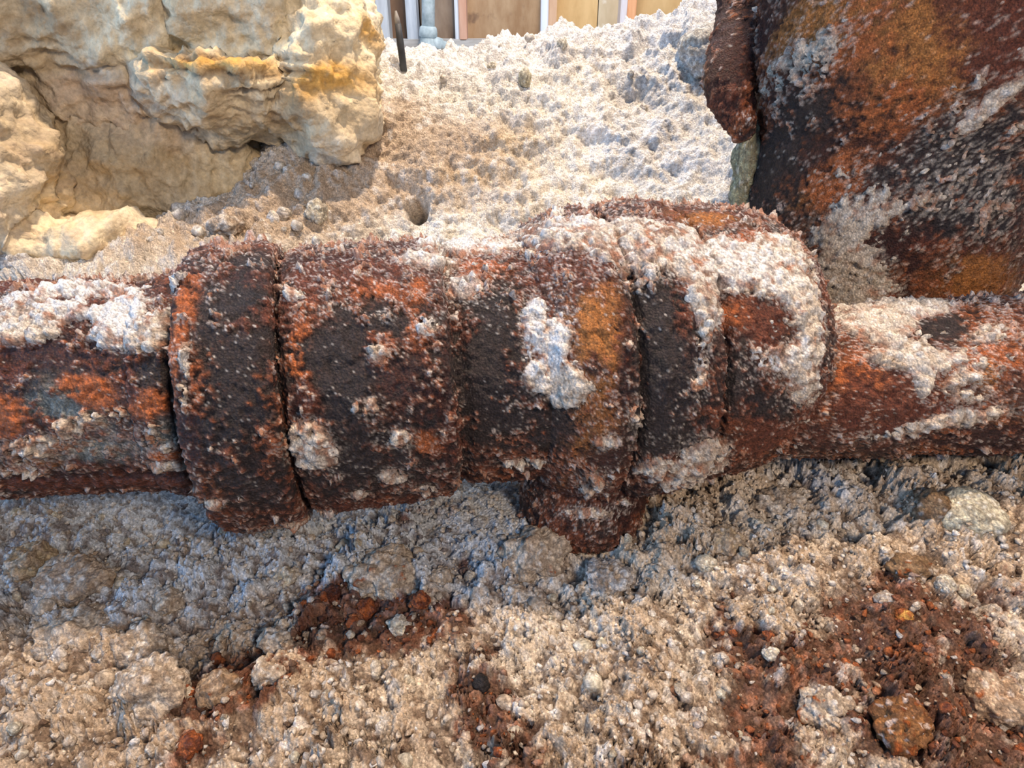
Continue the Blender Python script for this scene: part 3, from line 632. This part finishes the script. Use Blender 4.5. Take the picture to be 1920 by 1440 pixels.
# ------------------------------------------------------------------ clay ledge at the upper left
def ledge():
    els = [((490, 30, .645), (190, 190), .13), ((180, 20, .625), (330, 185), .13), ((618, 120, .62), (76, 165), .07), ((430, 180, .605), (150, 55), .07), ((200, 150, .62), (210, 90), .06),
           ((230, 340, .705), (240, 180), .11), ((-40, 330, .56), (115, 190), .07), ((595, 215, .615), (88, 50), .05), ((350, 330, .69), (140, 110), .09), ((120, 470, .60), (170, 60), .06), ((-150, 150, .6), (200, 260), .10)]
    bm = bmesh.new()
    for (px, py, d), (rx, ry), rz in els:
        d = d * .925; rz = rz * .9; c = at(px, py, d); V, Fc = ICO[4]
        W = c + V[:, :1] * rx * d / F * RIGHT + V[:, 1:2] * ry * d / F * UP + V[:, 2:] * rz * FWD
        vs = [bm.verts.new(tuple(w)) for w in W]
        for f in Fc: bm.faces.new([vs[i] for i in f])
    me = bpy.data.meshes.new('tmp'); bm.to_mesh(me); bm.free()
    o = bpy.data.objects.new('tmp', me); COL.objects.link(o)
    md = o.modifiers.new('r', 'REMESH'); md.mode = 'VOXEL'; md.voxel_size = .0026
    sm = o.modifiers.new('s', 'SMOOTH'); sm.iterations = 14; sm.factor = .5
    ev = o.evaluated_get(bpy.context.evaluated_depsgraph_get()); m2 = ev.to_mesh()
    V = np.empty(len(m2.vertices) * 3, np.float32); m2.vertices.foreach_get('co', V); V = V.reshape(-1, 3).astype(float)
    N = np.empty(len(m2.vertices) * 3, np.float32); m2.vertex_normals.foreach_get('vector', N); N = N.reshape(-1, 3).astype(float)
    li = np.empty(len(m2.loops), np.int32); m2.loops.foreach_get('vertex_index', li); Fc = li.reshape(-1, 4)
    ev.to_mesh_clear(); bpy.data.objects.remove(o)
    x, y, w = proj(V)
    keepv = (x > -260) & (y > -260) & (x < 800)
    Fc = Fc[keepv[Fc].all(1)]
    used, inv = np.unique(Fc, return_inverse=True); Fc = inv.reshape(-1, 4); V = V[used]; N = N[used]
    n1 = fbm(V, 14, 4, 71); n2 = fbm(V, 45, 4, 72); n3 = fbm(V, 160, 3, 73); rd = fbm(V, 18, 4, 74, .5, True); rf = fbm(V, 60, 3, 75, .5, True)
    wv = V.copy(); wv[:, 2] += n2 * .006
    strat = np.sin((wv[:, 2] + wv[:, 0] * .08 + n1 * .004) * 2 * math.pi / .0095) * .6 + np.sin(wv[:, 2] * 2 * math.pi / .0041 + n2 * 3) * .3
    pl = [(460, 100, 95, 38, 'L', 1.3, 5), (420, 130, 130, 24, 'L', .7), (320, 120, 70, 22, 'L', .7), (150, 130, 120, 14, 'L', .5, -18),
          (450, 124, 70, 13, 'Y', 1.2, 5), (330, 134, 55, 12, 'Y', .9), (625, 145, 62, 22, 'Y', 1.3, 30), (690, 60, 18, 20, 'Y', 1.0), (590, 175, 50, 18, 'Y', .6, 25),
          (530, 210, 50, 26, 'U', .9), (180, 310, 150, 60, 'G', .9), (260, 340, 120, 60, 'G', .6), (60, 90, 90, 50, 'G', .8), (100, 30, 100, 20, 'U', .5), (160, 170, 90, 20, 'T', .7), (230, 200, 120, 40, 'T', .6), (40, 260, 40, 40, 'U', .5), (330, 260, 60, 20, 'T', .5), (640, 215, 60, 24, 'G', .5), (120, 60, 60, 12, 'U', .6, -25), (470, 60, 60, 14, 'G', .6),
          (30, 330, 60, 90, 'C', 1.0), (200, 230, 180, 40, 'C', .7), (330, 150, 100, 30, 'C', .3), (120, 460, 160, 40, 'C', .8), (560, 20, 120, 20, 'C', .5)]
    pv = patches(V, pl, 2.5, np.exp(.8 * n2 + .6 * n3))
    ck, ik = crumbs3(V + n2[:, None] * .004, .012, .5, 77); cf, jf = crumbs3(V, .006, .6, 78)
    h = n1 * .020 + rd * .018 + n2 * .006 + rf * .0050 + n3 * .0014 + strat * .0055 * np.clip(pv['L'], 0, 1) + (ck * .6 + cf * .6) * np.clip(pv['C'], 0, 1)
    V = V + N * (h - .006)[:, None]
    C = lerp(np.tile(srgb(232, 217, 184), (len(V), 1)), srgb(200, 180, 146), sstep(-.3, .4, n2 + n1 * .5))
    C = lerp(C, srgb(232, 226, 210), sstep(.0, .5, n1 - n3 * .3) * .6)
    C = lerp(C, OCHRE, np.clip(pv['Y'] * (.75 + n3 * .8), 0, .95))
    C = lerp(C, UMBER, np.clip(pv['U'] * (.6 + n2), 0, .8))
    C = lerp(C, srgb(178, 160, 130), np.clip(pv['G'] * .8, 0, .85))
    C = lerp(C, TAN, np.clip(pv['T'] * .8 + pv['C'] * .35 + (jf - .5) * pv['C'] * .5, 0, .85))
    C = lerp(C, UMBER, np.clip(pv['L'], 0, 1) * sstep(-.1, -.5, strat) * .7)
    C = lerp(C, UMBER, sstep(-.15, -.5, rf) * .4)
    C = lerp(C, srgb(178, 150, 108), sstep(.15, .5, fbm(V, 26, 3, 79)) * .45)
    C = C * np.clip(1 + n3 * .3, .6, 1.3)[:, None]
    o = mesh_obj('clay_ledge', V, Fc, C, M_CLAY, None, V.mean(0))
    tag(o, 'big cream and ochre layered clay ledge overhanging the trench', 'rock')
    return V
LV = ledge()

# ------------------------------------------------------------------ pipework and stake in front of the stud wall
def mat_flat(name, c1, c2, scale=30, rough=.6, metal=0.0):
    m = mat_wood(name, c1, c2, (1, 1, 1), None, rough)
    m.node_tree.nodes['Noise Texture'].inputs['Scale'].default_value = scale
    m.node_tree.nodes['Principled BSDF'].inputs['Metallic'].default_value = metal
    return m
M_GALV = mat_flat('galvanized', srgb(150, 164, 166), srgb(206, 216, 216), 22)
M_STAKE = mat_flat('dark_stake', srgb(40, 42, 46), srgb(70, 72, 76), 60)
M_SPLINT = mat_flat('grey_splinter', srgb(96, 92, 88), srgb(170, 164, 156), 60)
def rev(name, path, rad, mat, parent, seg=28):
    """round bar with a profile along a straight line: path = two points, rad = [(t, r)]"""
    a, b = np.array(path[0], float), np.array(path[1], float); o0 = np.array(parent.location)
    A = b - a; L = np.linalg.norm(A); A /= L
    h = np.array([1.0, 0, 0]) if abs(A[0]) < .8 else np.array([0, 1.0, 0])
    e1 = np.cross(A, h); e1 /= np.linalg.norm(e1); e2 = np.cross(A, e1)
    ph = np.linspace(0, 2 * math.pi, seg, endpoint=False)
    rad = [(rad[0][0], 1e-4)] + list(rad) + [(rad[-1][0], 1e-4)]
    G = np.stack([a + A * L * t + r * (np.cos(ph)[:, None] * e1 + np.sin(ph)[:, None] * e2) for t, r in rad])
    me = new_mesh(name, G.reshape(-1, 3) - o0, grid_faces(len(rad), seg, True), None, True)
    return obj(name, me, mat, parent)
PY = WY - .10
gp = thing('galvanized_pipe', 'pale galvanized pipe rising in front of the stud wall', 'pipe', tuple(at_y(803, 98, PY)))
p0 = at_y(803, 104, PY); p1 = at_y(803, -60, PY)
pz = lambda y: (at_y(803, y, PY)[2] - p0[2]) / (p1[2] - p0[2])
pr = .0275
rev('riser', (p0, p1), [(pz(62), pr), (1.0, pr)], M_GALV, gp)
rev('collar', (p0, p1), [(pz(70), pr * 1.15), (pz(68), pr * 1.38), (pz(60), pr * 1.42), (pz(52), pr * 1.30), (pz(49), pr * 1.1)], M_GALV, gp)
rev('tee_fitting', (p0, p1), [(0, pr * 1.05), (pz(90), pr * 1.35), (pz(72), pr * 1.25), (pz(66), pr)], M_GALV, gp)
rev('branch', (at_y(806, 76, PY), at_y(880, 98, PY)), [(0, pr * .8), (.3, pr * .8), (.32, pr * .55), (1, pr * .55)], M_GALV, gp)
stt = at_y(756, 122, .69)
st_ = thing('stake', 'thin dark stake leaning out of the soil ridge', 'stake', tuple(stt))
rev('shaft', (stt, at_y(746, 44, .69)), [(-.15, .0031), (.5, .0034), (1, .0028)], M_STAKE, st_, 10)
rev('splintered_tip', (at_y(746, 46, .69), at_y(742, 20, .69)), [(0, .0027), (.5, .0022), (1, .0008)], M_SPLINT, st_, 8)

# ------------------------------------------------------------------ single clods and stones (px, py, half width, half height, label, name, category, colours, rust)
B1, B2 = BEIGE, TAN
PALE = srgb(222, 214, 190)
LUMPS = [
    (1815, 962, 66, 44, 'largest pale cream stone on the soil below the branch pipe', 'stone', 'stone', PALE, srgb(196, 190, 168), 0),
    (1748, 950, 30, 40, 'dark lump painted as the shadowed hollow left of the largest pale stone', 'soil_clod', 'clod', srgb(150, 132, 110), UMBER, 0),  # dark lump added where there is only a shaded hollow
    (1008, 1030, 62, 52, 'rough beige clod in front of the hanging plug', 'soil_clod', 'clod', B1, B2, .05),
    (728, 1080, 72, 38, 'wide beige clod above the dark rust patch in front soil', 'soil_clod', 'clod', B1, B2, .04),
    (136, 1078, 58, 36, 'wide pale grey clod in the soil with painted blue light below the left pipe', 'soil_clod', 'clod', srgb(204, 196, 188), B2, 0),
    (58, 1050, 44, 28, 'tan clod up and left of the wide pale grey clod', 'soil_clod', 'clod', srgb(196, 180, 150), B2, 0),
    (145, 1190, 76, 44, 'broadest tan clod in the lower left soil', 'soil_clod', 'clod', B1, B2, 0),
    (282, 1285, 62, 46, 'long tan clod left of the rust ringed clod', 'soil_clod', 'clod', B1, B2, 0),
    (268, 1205, 46, 30, 'beige clod right of the broadest tan clod', 'soil_clod', 'clod', B1, B2, 0),
    (415, 1288, 36, 28, 'round clod ringed by orange rust in the lower left soil', 'soil_clod', 'clod', B2, srgb(150, 120, 90), .12),
    (496, 1262, 28, 22, 'grey beige clod at the right end of the left rust ring', 'soil_clod', 'clod', B2, B1, .08),
    (512, 1205, 30, 18, 'flat beige clod between the left rust ring and rust patch', 'soil_clod', 'clod', B1, B2, 0),
    (746, 1166, 23, 14, 'small pale oval clod inside the dark rust patch', 'soil_clod', 'clod', PALE, B1, 0),
    (690, 1138, 20, 18, 'orange rust crumb inside the dark rust patch', 'rust_crumb', 'crumb', RORANGE, RRED, 0),
    (620, 1108, 18, 14, 'dark red rust crumb at the top left of the rust patch', 'rust_crumb', 'crumb', RRED, RDEEP, 0),
    (788, 1130, 18, 16, 'rust crumb at the right end of the dark rust patch', 'rust_crumb', 'crumb', RRED, RORANGE, 0),
    (897, 976, 17, 15, 'round grey pebble on the smooth powder tinted with painted blue light', 'pebble', 'pebble', srgb(190, 186, 178), GREY, 0),
    (909, 1283, 15, 17, 'black grain lying in the rusty foreground soil', 'rust_crumb', 'crumb', srgb(44, 38, 38), srgb(24, 22, 22), 0),
    (1326, 1056, 20, 14, 'small cream pebble below the end socket', 'pebble', 'pebble', PALE, CREAM, 0),
    (1448, 1219, 17, 12, 'white pebble beside the groove in the right soil', 'pebble', 'pebble', srgb(232, 224, 214), PALE, 0),
    (1769, 1090, 18, 17, 'pale rounded pebble at the upper edge of the right rust stain', 'pebble', 'pebble', PALE, B1, 0),
    (1812, 1108, 14, 13, 'small pebble just right of the pale rounded pebble', 'pebble', 'pebble', PALE, B1, 0),
    (1690, 1354, 50, 42, 'brown rust soaked clod in the lower right soil', 'soil_clod', 'clod', srgb(164, 116, 74), srgb(130, 84, 50), .2),
    (1545, 1332, 48, 34, 'beige clod left of the brown rust soaked clod', 'soil_clod', 'clod', B1, B2, .05),
    (1441, 1187, 9, 15, 'flat red brown rust chip above the white pebble', 'rust_crumb', 'crumb', RRED, RORANGE, 0),
    (1358, 1006, 32, 22, 'tan flake of soil under the end socket', 'soil_clod', 'clod', srgb(214, 188, 150), B2, 0),
    (1455, 935, 48, 24, 'smooth tan clod at the foot of the end socket', 'soil_clod', 'clod', B2, B1, 0),
    (829, 1078, 26, 20, 'beige clod right of the wide beige clod', 'soil_clod', 'clod', B1, B2, 0),
    (1144, 1078, 44, 26, 'grey beige clod right of the hanging plug', 'soil_clod', 'clod', B2, GREY, 0),
    (1715, 1060, 36, 20, 'brownish clod below the largest pale stone', 'soil_clod', 'clod', srgb(170, 140, 108), UMBER, .1),
    (1660, 1120, 20, 16, 'grey rounded clod left of the pale rounded pebble', 'soil_clod', 'clod', GREY, B2, 0),
    (1690, 1155, 16, 12, 'ochre crumb at the left edge of the right rust stain', 'rust_crumb', 'crumb', OCHRE, RORANGE, 0),
    (313, 1122, 26, 22, 'grey beige clod in mid left foreground soil', 'soil_clod', 'clod', B2, B1, 0),
    (540, 1073, 22, 16, 'cream crumb lump left above the dark rust patch', 'soil_clod', 'clod', PALE, B1, 0),
    (1850, 1310, 56, 40, 'broad pinkish beige clod in the right rust stain', 'soil_clod', 'clod', srgb(200, 166, 136), B2, .1),
    (360, 1390, 22, 22, 'orange rust crumb near the bottom left', 'rust_crumb', 'crumb', RORANGE, RRED, 0),
    (985, 137, 12, 18, 'small upright stone on the far slope below the ridge', 'stone', 'stone', srgb(206, 196, 160), PALE, 0),
    (1312, 95, 44, 50, 'round boulder on the ridge beside the upright pipe', 'boulder', 'boulder', srgb(236, 234, 230), srgb(216, 210, 196), 0),
    (1056, 78, 9, 13, 'smooth white pebble set in the ridge crest', 'pebble', 'pebble', srgb(236, 234, 226), PALE, 0),
    (918, 118, 10, 7, 'cream pebble low on the ridge left of the crest', 'pebble', 'pebble', CREAM, PALE, 0),
    (590, 395, 20, 22, 'pale upright clod on the slope below the clay ledge', 'soil_clod', 'clod', PALE, CREAM, 0),
    (420, 425, 30, 18, 'tan clod at the foot of the clay ledge', 'soil_clod', 'clod', B2, B1, 0),
    (20, 487, 34, 16, 'flat pale slab of soil behind the left pipe', 'soil_clod', 'clod', srgb(216, 212, 208), GREY, 0),
]
for k, (px, py, hx_, hy_, label, name, cat, ca, cb, rust) in enumerate(LUMPS):
    g = ground_hit(px, py); d = (g - CAM) @ FWD; sc_ = d / F
    r = (hx_ * sc_, (hx_ + hy_) * .5 * sc_, hy_ * sc_)
    smooth_ = cat in ('pebble', 'boulder', 'stone')
    V, Fc, nn = blob((0, 0, 0), r, 5 if hx_ > 40 else 4 if hx_ > 16 else 3, 200 + k, .15 if smooth_ else .26, .10 if smooth_ else .40, min(.0048, .45 * r[0]))
    C = soil_cols(ca, cb, nn, rust, .05 if smooth_ or cat == 'crumb' else .12)
    if cat == 'crumb': C = lerp(np.tile(ca, (len(V), 1)), cb, sstep(-.2, .3, nn['md'] + nn['lo']))
    c = g - np.array([0, 0, r[2] * .15])
    tag(mesh_obj(name, V + c, Fc, C, M_RUST if cat == 'crumb' else M_SOIL, None, c), label, cat)

# ------------------------------------------------------------------ loose crumbs: 250 single ones, the rest as stuff
VAR = []
for k in range(13):
    V, Fc, nn = blob((0, 0, 0), (.0040 + .0012 * math.sin(k), .0034, .0030), 2, 300 + k, .26, .35, .0024)
    V *= .004 / np.abs(V).max()
    rusty = k in (8, 9)
    C = soil_cols(BEIGE if k % 3 else PALE, TAN if k % 2 else CREAM, nn, 0, .08)
    if rusty: C = lerp(np.tile(RRED, (len(V), 1)), RORANGE, sstep(-.3, .3, nn['md']))
    if k >= 10: C = soil_cols(WHITE, CREAM, nn, 0, .02)
    me = new_mesh('soil_crumb', V, Fc, C); me.materials.append(M_RUST if rusty else M_SOIL); VAR.append(me)
gx, gy, gw = proj(TD)
vis = (gx > 4) & (gx < 1916) & (gy < 1436) & (gy > 60) & (ty > .13)
frontsel = np.where(vis & (ty < .34) & (gy > 960))[0]
heapsel = np.where(vis & (ty > .44) & (ty < .60) & (gx > 120) & (gx < 640) & (gy > 300) & (gy < 470))[0]
ridgesel = np.where(vis & (ty > .655) & (gx > 720) & (gx < 1340))[0]
def scatter_things(sel, n, r0, r1, label, group, rust_ok=True):
    pts = rng.choice(sel, n, replace=False)
    for q in pts:
        k = int(rng.integers(0, 8)) if rust_ok else int(rng.integers(10, 13))
        if rust_ok and st[q] > .35 and rng.random() < .6: k = int(rng.integers(8, 10))
        o = bpy.data.objects.new('rust_crumb' if k in (8, 9) else 'soil_crumb', VAR[k]); COL.objects.link(o)
        r = float(r0 + (r1 - r0) * rng.random() ** 2)
        o.location = TD[q] + np.array([0, 0, r * .12]); o.scale = (r / .004,) * 3
        o.rotation_euler = rng.random(3) * 6.28
        if k not in (8, 9): tag(o, label, 'crumb', group)
        else: tag(o, 'small red brown rust crumb in the stained foreground soil', 'crumb', 'rust crumbs in the foreground soil')
scatter_things(frontsel, 120, .0022, .0058, 'small beige soil crumb loose in the foreground soil', 'soil crumbs in the foreground')
scatter_things(heapsel, 36, .003, .0075, 'small cream soil crumb in the heap below the clay ledge', 'soil crumbs below the clay ledge', False)
scatter_things(ridgesel, 18, .0025, .006, 'small white soil crumb on the ridge before the wall', 'soil crumbs on the ridge', False)
def scatter_stuff(name, sel, n, r0, r1, mats, label, lift=.3):
    """many grains joined into one mesh"""
    V0, F0 = ICO[1]
    q = rng.choice(sel, n); r = r0 + (r1 - r0) * rng.random(n) ** 2.5
    c = TD[q] + (rng.random((n, 3)) - .5) * .001; c[:, 2] += r * lift
    defm = 1 + .34 * rng.standard_normal((n, len(V0), 1)).clip(-1.5, 1.5)
    ang = rng.random(n) * 6.28; ca, sa = np.cos(ang), np.sin(ang)
    sv_ = V0[None] * defm * (np.array([1, .8, .75]) * (.8 + .4 * rng.random((n, 3))))[:, None]
    X = sv_[..., 0] * ca[:, None] - sv_[..., 1] * sa[:, None]; Y = sv_[..., 0] * sa[:, None] + sv_[..., 1] * ca[:, None]
    V = np.stack([X, Y, sv_[..., 2]], -1) * r[:, None, None] + c[:, None]
    Fs = (F0[None] + (np.arange(n) * len(V0))[:, None, None]).reshape(-1, 3)
    t = rng.random(n)
    C = np.where((t < .55)[:, None], BEIGE, np.where((t < .8)[:, None], TAN, np.where((t < .92)[:, None], WHITE, DARKSOIL_AND_SHADE)))
    s_ = np.clip(st[q] * 1.1, 0, 1) * (rng.random(n) < .7)
    C = lerp(C, np.where((rng.random(n) < .6)[:, None], RRED, RORANGE), s_)
    C = lerp(C, TC[q], np.full(n, .35))
    C = C * (.8 + .4 * rng.random(n))[:, None]
    o = mesh_obj(name, V.reshape(-1, 3), Fs, np.repeat(C, len(V0), 0), M_SOIL, None, TD[q].mean(0))
    return tag(o, label, 'soil', None, 'stuff')
frontall = np.where(vis & (ty < .36) & (gy > 880))[0]
scatter_stuff('soil_grains', frontall, 6500, .0006, .0024, None, 'loose fine beige soil grains strewn over the foreground')
